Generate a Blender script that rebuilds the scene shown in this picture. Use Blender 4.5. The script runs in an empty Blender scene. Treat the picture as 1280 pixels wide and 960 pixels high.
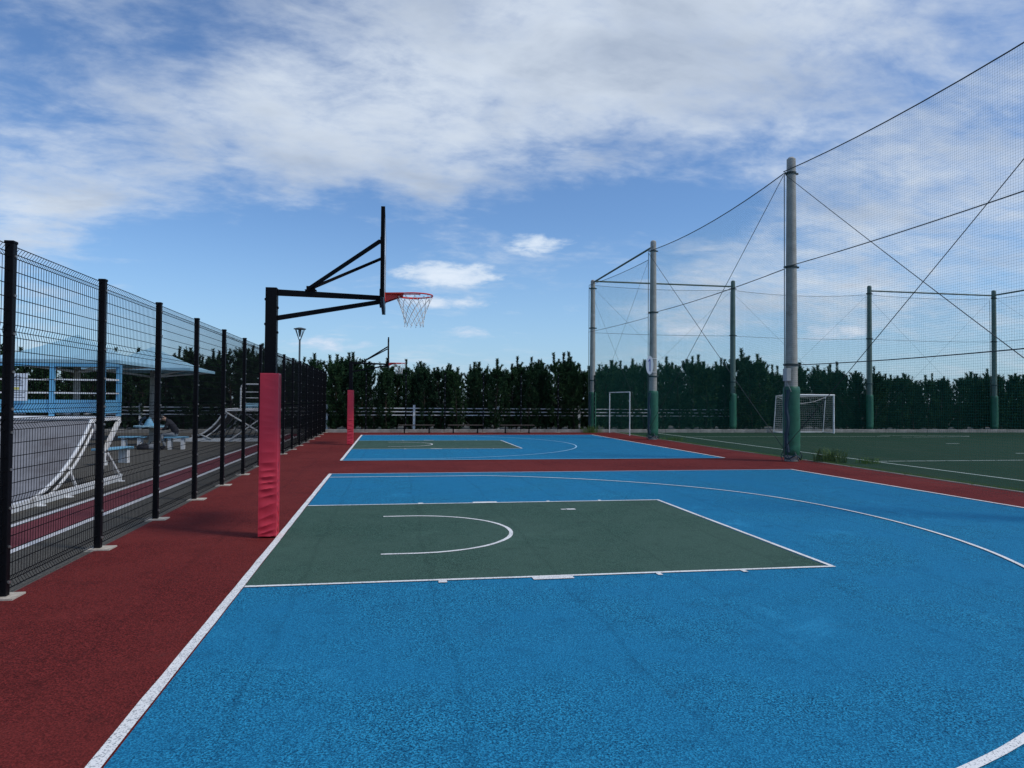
import bpy, bmesh, math, random
import numpy as np
from mathutils import Vector, Matrix
random.seed(7)
rng = np.random.default_rng(11)
D = bpy.data
SC = bpy.context.scene
COL = SC.collection
PI = math.pi

# ------------------------------------------------------------------ camera
cd = D.cameras.new('camera')
cam = D.objects.new('camera', cd)
COL.objects.link(cam)
R2 = Vector((0.98594766, -0.16689145, 0.00737999))
U2 = Vector((-0.01089326, -0.02014562, 0.99973771))
F2 = Vector((0.166699, 0.98576944, 0.02168052))
m = Matrix.Identity(4)
for i in range(3):
    m[i][0] = R2[i]; m[i][1] = U2[i]; m[i][2] = -F2[i]
m[0][3], m[1][3], m[2][3] = 1.2939, -9.2852, 1.7170
cam.matrix_world = m
cd.sensor_width = 36
cd.lens = 892.5 / 1280 * 36
cd.clip_start = 0.05
cd.clip_end = 3000
SC.camera = cam

# ------------------------------------------------------------------ world
SUN_AZ, SUN_EL = math.radians(118), math.radians(50)
W = D.worlds.new('World'); SC.world = W; W.use_nodes = True
nt = W.node_tree; nt.nodes.clear()
def N(t, kind, **kw):
    n = t.nodes.new(kind)
    for k, v in kw.items(): setattr(n, k, v)
    return n
def mth(t, op, a, b=None, c=None, clamp=False):
    n = N(t, 'ShaderNodeMath', operation=op, use_clamp=clamp)
    for i, x in enumerate((a, b, c)):
        if x is None: continue
        if isinstance(x, (int, float)): n.inputs[i].default_value = x
        else: t.links.new(x, n.inputs[i])
    return n.outputs[0]
def vmth(t, op, a, b=None):
    n = N(t, 'ShaderNodeVectorMath', operation=op)
    for i, x in enumerate((a, b)):
        if x is None: continue
        if isinstance(x, tuple): n.inputs[i].default_value = x
        else: t.links.new(x, n.inputs[i])
    return n.outputs['Value'] if op in ('LENGTH', 'DOT_PRODUCT', 'DISTANCE') else n.outputs[0]
def mapr(t, x, a, b, c=0., d=1., smooth=True):
    n = N(t, 'ShaderNodeMapRange', interpolation_type='SMOOTHSTEP' if smooth else 'LINEAR')
    t.links.new(x, n.inputs[0])
    for i, v in enumerate((a, b, c, d)): n.inputs[i + 1].default_value = v
    return n.outputs[0]
def mixc(t, f, a, b, mode='MIX'):
    n = N(t, 'ShaderNodeMix', data_type='RGBA', blend_type=mode)
    for i, x in ((0, f), (6, a), (7, b)):
        if isinstance(x, (int, float)): n.inputs[i].default_value = x
        elif isinstance(x, tuple): n.inputs[i].default_value = (*x, 1)[:4]
        else: t.links.new(x, n.inputs[i])
    return n.outputs[2]
def noise(t, vec, scale, detail=6., rough=.6, dist=0.):
    n = N(t, 'ShaderNodeTexNoise')
    if vec is not None: t.links.new(vec, n.inputs['Vector'])
    n.inputs['Scale'].default_value = scale; n.inputs['Detail'].default_value = detail
    n.inputs['Roughness'].default_value = rough; n.inputs['Distortion'].default_value = dist
    return n.outputs['Fac']
sky = N(nt, 'ShaderNodeTexSky', sky_type='NISHITA', sun_disc=False, sun_elevation=SUN_EL, sun_rotation=SUN_AZ,
        air_density=1.0, dust_density=0.6, ozone_density=1.5)
tc = N(nt, 'ShaderNodeTexCoord').outputs['Generated']
sep = N(nt, 'ShaderNodeSeparateXYZ'); nt.links.new(tc, sep.inputs[0])
x, y, z = sep.outputs
az = mth(nt, 'MULTIPLY', mth(nt, 'ARCTAN2', x, y), 57.2958)
el = mth(nt, 'MULTIPLY', mth(nt, 'ARCSINE', z), 57.2958)
zz = mth(nt, 'ADD', mth(nt, 'MAXIMUM', z, 0.0), 0.20)
cb = N(nt, 'ShaderNodeCombineXYZ')
nt.links.new(mth(nt, 'DIVIDE', x, zz), cb.inputs[0]); nt.links.new(mth(nt, 'DIVIDE', y, zz), cb.inputs[1])
P = cb.outputs[0]
Pr = N(nt, 'ShaderNodeMapping'); nt.links.new(P, Pr.inputs[0])
Pr.inputs['Rotation'].default_value = (0, 0, math.radians(-35)); Pr.inputs['Scale'].default_value = (1.0, 1.45, 1)
n1 = noise(nt, P, 1.15, 5, .5, .5)
n2 = noise(nt, Pr.outputs[0], 3.6, 8, .60, .45)
n3 = noise(nt, Pr.outputs[0], 13.0, 5, .62, .2)
dens = mth(nt, 'ADD', mth(nt, 'MULTIPLY', n1, .60), mth(nt, 'MULTIPLY', n2, .72))
dens = mth(nt, 'SUBTRACT', mth(nt, 'ADD', dens, mth(nt, 'MULTIPLY', n3, .34)), .33)
# broad cloud banks: (azimuth, elevation, half width, half height, amount) in degrees
CLOUDS = [(13.3, 26.5, 21.0, 10.0, 0.40),(30, 27, 17.4, 9.0, 0.30),(-22.4, 13.4, 9.0, 4.6, 0.30),(-24, 27, 9, 3, 0.22),(-5.7, 20.7, 11.0, 5.4, 0.26),(-1, 17, 9, 2.8, 0.18),(-16, 19, 7, 3, .08),
 (40, 17.5, 10, 6, 0.20),(38.4, 9.7, 12, 6.4, 0.20),(27, 8.4, 7, 3.4, .14),
 (-13.0, 10.2, 9.0, 3.8, -0.34),(-2.6, 12.4, 7, 2.9, -0.26),(13.8, 14.9, 7.2, 2.9, -0.34),
 (-15, 24.6, 6.0, 3.0, -0.05),(-17, 19.5, 10, 5, .12),(-9.7, 6.2, 14, 3.2, -0.22),(14, 6.0, 7, 3.6, -0.18),(6, 17, 9, 2.4, .08),(24.4, 14.5, 5.2, 3.0, -0.18)]
bias = mapr(nt, el, 26, 40, -.02, .10)
cae = N(nt, 'ShaderNodeCombineXYZ'); nt.links.new(az, cae.inputs[0]); nt.links.new(el, cae.inputs[1])
warp = N(nt, 'ShaderNodeTexNoise'); nt.links.new(cae.outputs[0], warp.inputs['Vector']); warp.inputs['Scale'].default_value = .14; warp.inputs['Detail'].default_value = 4
wv = vmth(nt, 'MULTIPLY', vmth(nt, 'SUBTRACT', warp.outputs['Color'], (.5, .5, .5)), (10., 6., 0.))
ae = vmth(nt, 'ADD', cae.outputs[0], wv)
def banks(lst, start, vec):
    acc = start
    for a, e, ra, re_, w in lst:
        d = vmth(nt, 'LENGTH', vmth(nt, 'MULTIPLY', vmth(nt, 'SUBTRACT', vec, (a, e, 0.)), (1 / ra, 1 / re_, 0.)))
        acc = mapr(nt, d, 0.0, 1.45, w, 0.) if acc is None else mth(nt, 'ADD', acc, mapr(nt, d, 0.0, 1.45, w, 0.))
    return acc
dn = mth(nt, 'ADD', dens, banks(CLOUDS, bias, ae))
cover = mth(nt, 'MULTIPLY', mapr(nt, dn, .38, .98, 0., 1.), .95)
shn = noise(nt, Pr.outputs[0], 1.9, 6, .55, .3)
shade = mapr(nt, mth(nt, 'ADD', mth(nt, 'MULTIPLY', dn, .55), mth(nt, 'MULTIPLY', shn, 1.1)), .80, 1.38, 0., 1.)
ccol = mixc(nt, shade, (6.2, 6.9, 7.8), (3.1, 3.8, 5.0))
skc = mixc(nt, 1.0, sky.outputs[0], (0.74, 0.97, 1.24), 'MULTIPLY')
hz = mapr(nt, el, -1, 15, .50, 0.)
skc = mixc(nt, hz, skc, (3.4, 5.3, 7.6))
# small bright cumulus low over the horizon
CUM = [(4.4, 9.9, 5.0, 1.35, .58),(3.8, 7.7, 4.2, .7, .50),(11.6, 12.3, 3.6, .95, .52),(23.4, 5.5, 3.4, .8, .36),(34.6, 5.1, 3.0, .95, .40),(-5.2, 4.3, 4.4, .8, .30),(6.0, 5.4, 3.0, .6, .26),(0, 5.6, 3, .4, .2)]
cn = N(nt, 'ShaderNodeMapping'); nt.links.new(cae.outputs[0], cn.inputs[0]); cn.inputs['Scale'].default_value = (.36, .95, 1)
cnoise = noise(nt, cn.outputs[0], 1.0, 9, .60, .25)
cw = vmth(nt, 'ADD', cae.outputs[0], vmth(nt, 'MULTIPLY', wv, (.10, .05, 0.)))
cd_ = mth(nt, 'ADD', banks(CUM, None, cw), mth(nt, 'MULTIPLY', mth(nt, 'SUBTRACT', cnoise, .5), .95))
cd_ = mth(nt, 'ADD', cd_, mapr(nt, el, 10, 3, 0., .06))
cc2 = mapr(nt, cd_, .17, .44, 0., .95)
ctop = mixc(nt, mapr(nt, cd_, .3, .62, 0., .8), (5.2, 6.3, 7.8), (7.2, 7.9, 8.8))
col = mixc(nt, cover, skc, ccol)
col = mixc(nt, cc2, col, ctop)
bg = N(nt, 'ShaderNodeBackground'); nt.links.new(col, bg.inputs[0]); bg.inputs[1].default_value = 0.10
W.cycles.sampling_method = 'MANUAL'; W.cycles.sample_map_resolution = 256
wo = N(nt, 'ShaderNodeOutputWorld'); nt.links.new(bg.outputs[0], wo.inputs[0])

# ------------------------------------------------------------------ sun (through thin cloud)
sl = D.lights.new('sun', 'SUN'); sl.energy = 1.8; sl.angle = math.radians(10); sl.color = (1, .96, .9)
so = D.objects.new('sun', sl); COL.objects.link(so)
sd = Vector((math.sin(SUN_AZ) * math.cos(SUN_EL), math.cos(SUN_AZ) * math.cos(SUN_EL), math.sin(SUN_EL)))
so.rotation_euler = sd.to_track_quat('Z', 'Y').to_euler(); so.location = sd * 60

vs = SC.view_settings
SC.display_settings.display_device = 'sRGB'
vs.view_transform = 'Standard'; vs.look = 'None'; vs.exposure = 0.18; vs.gamma = 1; vs.use_curve_mapping = False
SC.cycles.use_denoising = True
SC.cycles.max_bounces = 4

# ------------------------------------------------------------------ materials
def mat(name, col, rough=.6, metal=0., var=0., vscale=8., bump=0., bscale=60., spec=.5, dirt=None):
    ma = D.materials.new(name); ma.use_nodes = True
    t = ma.node_tree; b = t.nodes['Principled BSDF']
    b.inputs['Roughness'].default_value = rough; b.inputs['Metallic'].default_value = metal
    b.inputs['Specular IOR Level'].default_value = spec
    pos = N(t, 'ShaderNodeTexCoord').outputs['Object']
    c = (*col, 1)
    if var or dirt:
        n = noise(t, pos, vscale, 6, .6)
        dk = tuple(v * (1 - var) for v in col); lt = tuple(min(1, v * (1 + var)) for v in col)
        cc = mixc(t, mapr(t, n, .3, .7, smooth=False), dk, lt)
        if dirt:
            n2 = noise(t, pos, vscale * .37, 7, .7)
            cc = mixc(t, mapr(t, n2, .50, .74), cc, dirt)
        t.links.new(cc, b.inputs['Base Color'])
    else: b.inputs['Base Color'].default_value = c
    if bump:
        bp = N(t, 'ShaderNodeBump'); bp.inputs['Strength'].default_value = bump; bp.inputs['Distance'].default_value = .004
        t.links.new(noise(t, pos, bscale, 4, .6), bp.inputs['Height']); t.links.new(bp.outputs[0], b.inputs['Normal'])
    return ma
def rubber(name, dark, lite, mott, scale=150., wear=(0.5, 0.5, 0.5), wearamt=0.0, pit=.6):
    """granulated sports surface: single granules, pits, broad faded and darker patches, roller seams"""
    ma = D.materials.new(name); ma.use_nodes = True
    t = ma.node_tree; b = t.nodes['Principled BSDF']
    b.inputs['Roughness'].default_value = .92; b.inputs['Specular IOR Level'].default_value = .12
    pos = N(t, 'ShaderNodeNewGeometry').outputs['Position']
    v = N(t, 'ShaderNodeTexVoronoi'); t.links.new(pos, v.inputs['Vector']); v.inputs['Scale'].default_value = scale
    sp = N(t, 'ShaderNodeSeparateColor'); t.links.new(v.outputs['Color'], sp.inputs[0])
    g = mixc(t, sp.outputs[0], dark, lite)
    n = noise(t, pos, scale * .78, 3, .6)
    g = mixc(t, mapr(t, n, .48, .62, 0., pit), g, tuple(q * .22 for q in dark))
    big = noise(t, pos, .55, 6, .62, .4)
    g = mixc(t, mapr(t, big, .36, .62, 0., .6), g, mott)
    sm = noise(t, pos, 3.2, 6, .7)
    g = mixc(t, mapr(t, sm, .50, .76, 0., .40), g, tuple(q * .62 for q in dark))
    # scuffs and dried drips: short dark strokes and pale dust
    mp = N(t, 'ShaderNodeMapping'); t.links.new(pos, mp.inputs[0]); mp.inputs['Rotation'].default_value = (0, 0, .5); mp.inputs['Scale'].default_value = (1, .12, 1)
    sc = noise(t, mp.outputs[0], 5.5, 5, .65, 1.2)
    g = mixc(t, mapr(t, sc, .66, .76, 0., .45), g, tuple(q * .4 for q in dark))
    g = mixc(t, mapr(t, noise(t, pos, .9, 9, .72, .6), .56, .76, 0., .30), g, tuple(q * 1.15 + .015 for q in lite))
    spk = noise(t, pos, 11, 2, .5)
    g = mixc(t, mapr(t, spk, .76, .80, 0., .6), g, tuple(q * .3 for q in dark))
    # laying seams every 1.2 m
    s2 = N(t, 'ShaderNodeSeparateXYZ'); t.links.new(pos, s2.inputs[0])
    wob = mth(t, 'MULTIPLY', noise(t, pos, .8, 3, .5), .25)
    fr = mth(t, 'FRACT', mth(t, 'DIVIDE', mth(t, 'ADD', s2.outputs[0], wob), 1.22))
    seam = mapr(t, mth(t, 'ABSOLUTE', mth(t, 'SUBTRACT', fr, .5)), .0, .035, .16, 0.)
    g = mixc(t, seam, g, tuple(q * .55 for q in dark))
    if wearamt:
        w = noise(t, pos, 1.6, 8, .75)
        g = mixc(t, mapr(t, w, .56, .80, 0., wearamt), g, wear)
    t.links.new(g, b.inputs['Base Color'])
    bp = N(t, 'ShaderNodeBump'); bp.inputs['Strength'].default_value = .55; bp.inputs['Distance'].default_value = .004
    t.links.new(mth(t, 'ADD', n, mth(t, 'MULTIPLY', v.outputs['Distance'], 2.)), bp.inputs['Height']); t.links.new(bp.outputs[0], b.inputs['Normal'])
    return ma
M = {}
M['red'] = rubber('red_rubber', (.060, .0075, .007), (.240, .031, .027), (.168, .025, .021), 110, (.2, .06, .05), .25)
M['blue'] = rubber('blue_rubber', (.002, .080, .180), (.032, .34, .57), (.012, .175, .340), 105, (.05, .27, .45), .3, .85)
M['green'] = rubber('green_rubber', (.024, .060, .046), (.078, .155, .116), (.060, .112, .086), 110, (.09, .13, .11), .3)
M['asphalt'] = rubber('old_asphalt', (.065, .060, .050), (.17, .155, .13), (.105, .098, .082), 90, (.22, .2, .17), .5)
M['lane_red'] = rubber('lane_red', (.14, .034, .042), (.26, .065, .075), (.19, .055, .062), 110, (.3, .15, .15), .4)
def paint(name, col, under, amt=.35):
    ma = D.materials.new(name); ma.use_nodes = True
    t = ma.node_tree; b = t.nodes['Principled BSDF']; b.inputs['Roughness'].default_value = .75
    pos = N(t, 'ShaderNodeNewGeometry').outputs['Position']
    n = noise(t, pos, 85, 3, .7); n2 = noise(t, pos, 2.2, 7, .7)
    k = mth(t, 'ADD', n, mth(t, 'MULTIPLY', n2, .35))
    c = mixc(t, mapr(t, k, .69, .80, 0., amt), col, under)
    c = mixc(t, mapr(t, noise(t, pos, 1.1, 5, .7), .45, .75, 0., .3), c, tuple(v * .78 for v in col))
    t.links.new(c, b.inputs['Base Color'])
    bp = N(t, 'ShaderNodeBump'); bp.inputs['Strength'].default_value = .5; bp.inputs['Distance'].default_value = .003
    t.links.new(n, bp.inputs['Height']); t.links.new(bp.outputs[0], b.inputs['Normal'])
    return ma
M['line'] = paint('court_paint', (.83, .81, .77), (.10, .12, .14), .8)
M['cyan_line'] = paint('pale_blue_paint', (.36, .62, .80), (.05, .18, .34), .5)
M['lane_white'] = paint('lane_paint', (.70, .68, .66), (.25, .2, .18), .7)
M['turf_line'] = paint('turf_paint', (.45, .52, .46), (.03, .07, .04), .8)
M['black'] = mat('black_powder_coat', (.004, .004, .0055), .5, 0, .2, 20, spec=.12)
M['blackwire'] = mat('black_wire', (.004, .004, .005), .7, spec=.06)
M['bolt'] = mat('zinc_bolt', (.55, .53, .5), .35, .9)
M['concrete'] = mat('concrete', (.34, .32, .28), .9, 0, .25, 9, .5, 90, dirt=(.17, .16, .13))
M['footing'] = mat('pale_footing_concrete', (.48, .42, .34), .9, 0, .2, 14, .5, 90, dirt=(.28, .22, .17))
M['kerb'] = mat('kerb_concrete', (.27, .25, .22), .9, 0, .3, 3, .5, 60, dirt=(.12, .12, .09))
M['pole'] = mat('spun_concrete_pole', (.36, .345, .31), .8, 0, .16, 5, .4, 50, dirt=(.20, .19, .165))
M['greenpole'] = mat('net_tinted_pole', (.10, .145, .12), .6, 0, .2, 5, dirt=(.07, .09, .08))  # green cast of the netting before the far poles, put into their colour
M['pad'] = mat('crimson_vinyl_pad', (.57, .028, .052), .5, 0, .10, 3, .25, 30, dirt=(.47, .036, .055))
M['gpad'] = mat('green_vinyl_pad', (.018, .115, .062), .5, 0, .25, 5, .3, 20, dirt=(.035, .10, .066))
M['navy'] = mat('navy_lacing', (.012, .03, .055), .6)
M['rim'] = mat('orange_red_rim', (.62, .030, .022), .4, 0, .12, 15)
M['cord'] = mat('white_cord', (.72, .70, .66), .85)
M['cordred'] = mat('red_cord', (.5, .06, .06), .85)
M['acrylic'] = mat('backboard_face', (.68, .70, .72), .25, 0, .05, 3)
M['net'] = mat('green_netting', (.008, .125, .088), .8)
M['cable'] = mat('dark_cable', (.018, .026, .026), .6)
M['white'] = mat('weathered_white_steel', (.76, .76, .75), .5, 0, .1, 6, dirt=(.40, .38, .35))
M['grey'] = mat('ramp_sheet', (.20, .197, .205), .6, 0, .2, 2.5, dirt=(.13, .12, .12))
M['tent'] = mat('pale_blue_roof', (.33, .56, .66), .6, 0, .08, 2, dirt=(.30, .46, .54))
M['blue'+'rail'] = mat('sky_blue_steel', (.12, .36, .56), .45, 0, .08, 3, dirt=(.14, .29, .42))
M['bluetop'] = mat('blue_bench_top', (.20, .45, .62), .5, 0, .12, 4, dirt=(.22, .33, .4))
M['wood'] = mat('dark_brown_slat', (.055, .040, .030), .7, 0, .3, 12)
M['bark'] = mat('pine_bark', (.055, .040, .028), .95, 0, .4, 20, .6, 60)
M['sign'] = mat('white_sign', (.62, .66, .70), .4, 0, .05, 3)
M['signblue'] = mat('blue_print', (.01, .04, .30), .5)
M['print'] = mat('dark_print', (.06, .06, .08), .6)
M['yellow'] = mat('yellow_print', (.5, .45, .12), .6)
M['box'] = mat('grey_box', (.35, .36, .35), .5, 0, .1, 8)
M['lampm'] = mat('lamp_green_grey', (.09, .11, .11), .5)
M['sand'] = mat('ground_earth', (.050, .044, .030), .95, 0, .4, 1.2, .6, 40, dirt=(.035, .045, .018))
def foliage(name, c1, c2, c3):
    ma = D.materials.new(name); ma.use_nodes = True
    t = ma.node_tree; b = t.nodes['Principled BSDF']; b.inputs['Roughness'].default_value = .8; b.inputs['Specular IOR Level'].default_value = .08
    pos = N(t, 'ShaderNodeTexCoord').outputs['Object']; oi = N(t, 'ShaderNodeObjectInfo')
    c = mixc(t, mapr(t, noise(t, pos, 2.6, 4, .6), .35, .65), c1, c2)
    c = mixc(t, mapr(t, oi.outputs['Random'], 0, 1, 0., .7, False), c, c3)
    t.links.new(c, b.inputs['Base Color']); return ma
M['pine'] = foliage('pine_needles', (.016, .044, .018), (.052, .105, .038), (.016, .042, .024))
M['weed'] = foliage('weed_leaves', (.06, .13, .02), (.12, .18, .04), (.09, .12, .04))
def turfmat():
    ma = D.materials.new('artificial_turf'); ma.use_nodes = True
    t = ma.node_tree; b = t.nodes['Principled BSDF']; b.inputs['Roughness'].default_value = .95; b.inputs['Specular IOR Level'].default_value = .15
    pos = N(t, 'ShaderNodeNewGeometry').outputs['Position']
    mp = N(t, 'ShaderNodeMapping'); t.links.new(pos, mp.inputs[0]); mp.inputs['Scale'].default_value = (1, .25, 1)
    n = noise(t, pos, 60, 4, .7); big = noise(t, mp.outputs[0], .9, 6, .65, .3)
    c = mixc(t, mapr(t, n, .35, .65, smooth=False), (.007, .024, .012), (.021, .062, .028))
    c = mixc(t, mapr(t, big, .4, .7, 0., .6), c, (.028, .052, .028))
    t.links.new(c, b.inputs['Base Color'])
    bp = N(t, 'ShaderNodeBump'); bp.inputs['Strength'].default_value = .9; bp.inputs['Distance'].default_value = .02
    t.links.new(n, bp.inputs['Height']); t.links.new(bp.outputs[0], b.inputs['Normal'])
    return ma
M['turf'] = turfmat()

# ------------------------------------------------------------------ mesh helpers
class MB:
    def __init__(s): s.v = []; s.f = []; s.mi = []; s.k = 0
    def add(s, vs, fs):
        o = len(s.v); s.v += [tuple(p) for p in vs]
        for f in fs: s.f.append(tuple(i + o for i in f)); s.mi.append(s.k)
        return s
    def box(s, a, b, rot=None, org=None):
        x0, y0, z0 = a; x1, y1, z1 = b
        vs = [Vector(p) for p in ((x0,y0,z0),(x1,y0,z0),(x1,y1,z0),(x0,y1,z0),(x0,y0,z1),(x1,y0,z1),(x1,y1,z1),(x0,y1,z1))]
        if rot is not None:
            o = Vector(org or (0, 0, 0)); vs = [rot @ (p - o) + o for p in vs]
        return s.add(vs, [(0,3,2,1),(4,5,6,7),(0,1,5,4),(1,2,6,5),(2,3,7,6),(3,0,4,7)])
    def beam(s, p, q, w, h=None, up=(0, 0, 1)):
        """rectangular bar from p to q, w across, h along up"""
        h = h or w; p = Vector(p); q = Vector(q); d = (q - p).normalized(); u = Vector(up)
        sd_ = d.cross(u)
        if sd_.length < 1e-4: sd_ = d.cross(Vector((1, 0, 0)))
        sd_.normalize(); u = sd_.cross(d).normalized()
        vs = [e + sd_ * a * w / 2 + u * b * h / 2 for e in (p, q) for a, b in ((-1,-1),(1,-1),(1,1),(-1,1))]
        return s.add(vs, [(0,3,2,1),(4,5,6,7),(0,1,5,4),(1,2,6,5),(2,3,7,6),(3,0,4,7)])
    def tube(s, pts, r, n=8, caps=True, closed=False):
        pts = [Vector(p) for p in pts]; rs = r if isinstance(r, (list, tuple)) else [r] * len(pts)
        m_ = len(pts); vs = []; up = None
        for i, p in enumerate(pts):
            if closed: d = pts[(i + 1) % m_] - pts[i - 1]
            else: d = pts[min(i + 1, m_ - 1)] - pts[max(i - 1, 0)]
            d.normalize()
            if up is None:
                up = Vector((0, 0, 1)) if abs(d.z) < .9 else Vector((1, 0, 0))
            a = d.cross(up)
            if a.length < 1e-5: a = d.orthogonal()
            a.normalize(); up = a.cross(d).normalized()
            for k in range(n):
                t = 2 * PI * (k + .5) / n; vs.append(p + (a * math.cos(t) + up * math.sin(t)) * rs[i])
        fs = []
        for i in range(m_ if closed else m_ - 1):
            j = (i + 1) % m_
            for k in range(n):
                k2 = (k + 1) % n; fs.append((i*n+k, i*n+k2, j*n+k2, j*n+k))
        if caps and not closed: fs += [tuple(range(n))[::-1], tuple(range((m_-1)*n, m_*n))]
        return s.add(vs, fs)
    def lathe(s, prof, n=16, c=(0, 0)):
        vs = [(c[0] + r * math.cos(2*PI*k/n), c[1] + r * math.sin(2*PI*k/n), z) for r, z in prof for k in range(n)]
        fs = [(i*n+k, i*n+(k+1)%n, (i+1)*n+(k+1)%n, (i+1)*n+k) for i in range(len(prof)-1) for k in range(n)]
        fs += [tuple(range(n))[::-1], tuple(range((len(prof)-1)*n, len(prof)*n))]
        return s.add(vs, fs)
    def build(s, name, mats, parent=None, smooth=False, bevel=0, loc=None):
        me = D.meshes.new(name); me.from_pydata(s.v, [], s.f)
        for ma in (mats if isinstance(mats, (list, tuple)) else [mats]): me.materials.append(ma)
        if any(s.mi): me.polygons.foreach_set('material_index', s.mi)
        if smooth:
            me.polygons.foreach_set('use_smooth', [True] * len(s.f))
            try: me.set_sharp_from_angle(angle=math.radians(40))
            except Exception: pass
        me.update()
        o = D.objects.new(name, me); COL.objects.link(o)
        if parent is not None: o.parent = parent
        if loc: o.location = loc
        if bevel:
            b = o.modifiers.new('bevel', 'BEVEL'); b.width = bevel; b.segments = 2; b.limit_method = 'ANGLE'
        return o
def tag(o, label=None, cat=None, group=None, kind=None):
    if label: o['label'] = label
    if cat: o['category'] = cat
    if group: o['group'] = group
    if kind: o['kind'] = kind
    return o
def thing(name, loc, label, cat, group=None, rz=0.):
    o = D.objects.new(name, None); COL.objects.link(o); o.location = loc; o.rotation_euler.z = rz
    o.empty_display_size = .2
    return tag(o, label, cat, group)
def copy_tree(o, parent=None):
    c = o.copy(); COL.objects.link(c); c.parent = parent
    for ch in list(o.children): copy_tree(ch, c)
    return c
def share(o, parent, loc=(0, 0, 0)):
    c = o.copy(); COL.objects.link(c); c.parent = parent; c.location = loc; return c
def sheet(name, pts, z, mt, parent=None, kind=None, sub=None):
    b = MB(); b.add([(p[0], p[1], z) for p in pts], [tuple(range(len(pts)))])
    o = b.build(name, mt, parent)
    if kind: o['kind'] = kind
    return o
def ribbon(name, pts, w, z, mt, parent, closed=False):
    """flat painted line along a polyline"""
    if not closed:          # hand painted lines: edges wander by a few millimetres
        q_ = [pts[0]]
        for a, c in zip(pts[:-1], pts[1:]):
            k_ = max(1, int(math.hypot(c[0]-a[0], c[1]-a[1]) / .35)); q_ += [(a[0]+(c[0]-a[0])*j/k_, a[1]+(c[1]-a[1])*j/k_) for j in range(1, k_+1)]
        pts = q_
    n = len(pts); vs = []; w0 = w; jr = random.Random(int(w * 1e4) + n)
    for i, p in enumerate(pts):
        w = w0 + jr.uniform(-.003, .004); p = (p[0] + jr.uniform(-.0025, .0025), p[1] + jr.uniform(-.0025, .0025))
        a = pts[max(i - 1, 0)]; b_ = pts[min(i + 1, n - 1)]
        if closed: a = pts[i - 1]; b_ = pts[(i + 1) % n]
        dx, dy = b_[0] - a[0], b_[1] - a[1]; L = math.hypot(dx, dy); nx, ny = -dy / L, dx / L
        vs += [(p[0] + nx * w / 2, p[1] + ny * w / 2, z), (p[0] - nx * w / 2, p[1] - ny * w / 2, z)]
    fs = [(2*i, 2*i+1, 2*i+3, 2*i+2) for i in range(n - 1)]
    if closed: fs.append((2*n-2, 2*n-1, 1, 0))
    b = MB(); b.add(vs, fs); return b.build(name, mt, parent)

# ------------------------------------------------------------------ ground and courts
FX = -1.96                     # fence line
YK = 27.6                      # kerb along the far side
sheet('ground', [(-900, -900), (900, -900), (900, 900), (-900, 900)], -.036, M['sand'], kind='structure')
sheet('skate_park_pavement', [(-40, -30), (FX, -30), (FX, YK), (-40, YK)], -.016, M['asphalt'], kind='structure')
red = sheet('red_court_surround', [(FX, -30), (13.35, -30), (13.35, 10), (13.15, 14), (13.1, YK), (FX, YK)], -.008, M['red'], kind='structure')
sheet('artificial_turf', [(13.1, -30), (60, -30), (60, YK), (13.1, YK)], -.02, M['turf'], kind='structure')
e = MB()
ed = [(13.36, -30), (13.36, 10), (13.16, 14), (13.11, YK)]
for a, b_ in zip(ed[:-1], ed[1:]):
    n_ = max(1, int(math.hypot(b_[0]-a[0], b_[1]-a[1]) / 2))
    for k in range(n_):
        p = Vector((*a, 0)).lerp(Vector((*b_, 0)), k / n_); q = Vector((*a, 0)).lerp(Vector((*b_, 0)), (k + 1) / n_ - .004 / 2)
        e.beam(p + Vector((0, 0, -.02)), q + Vector((0, 0, -.02)), .07, .05)
tag(e.build('turf_edging', M['kerb']), kind='structure')

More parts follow.
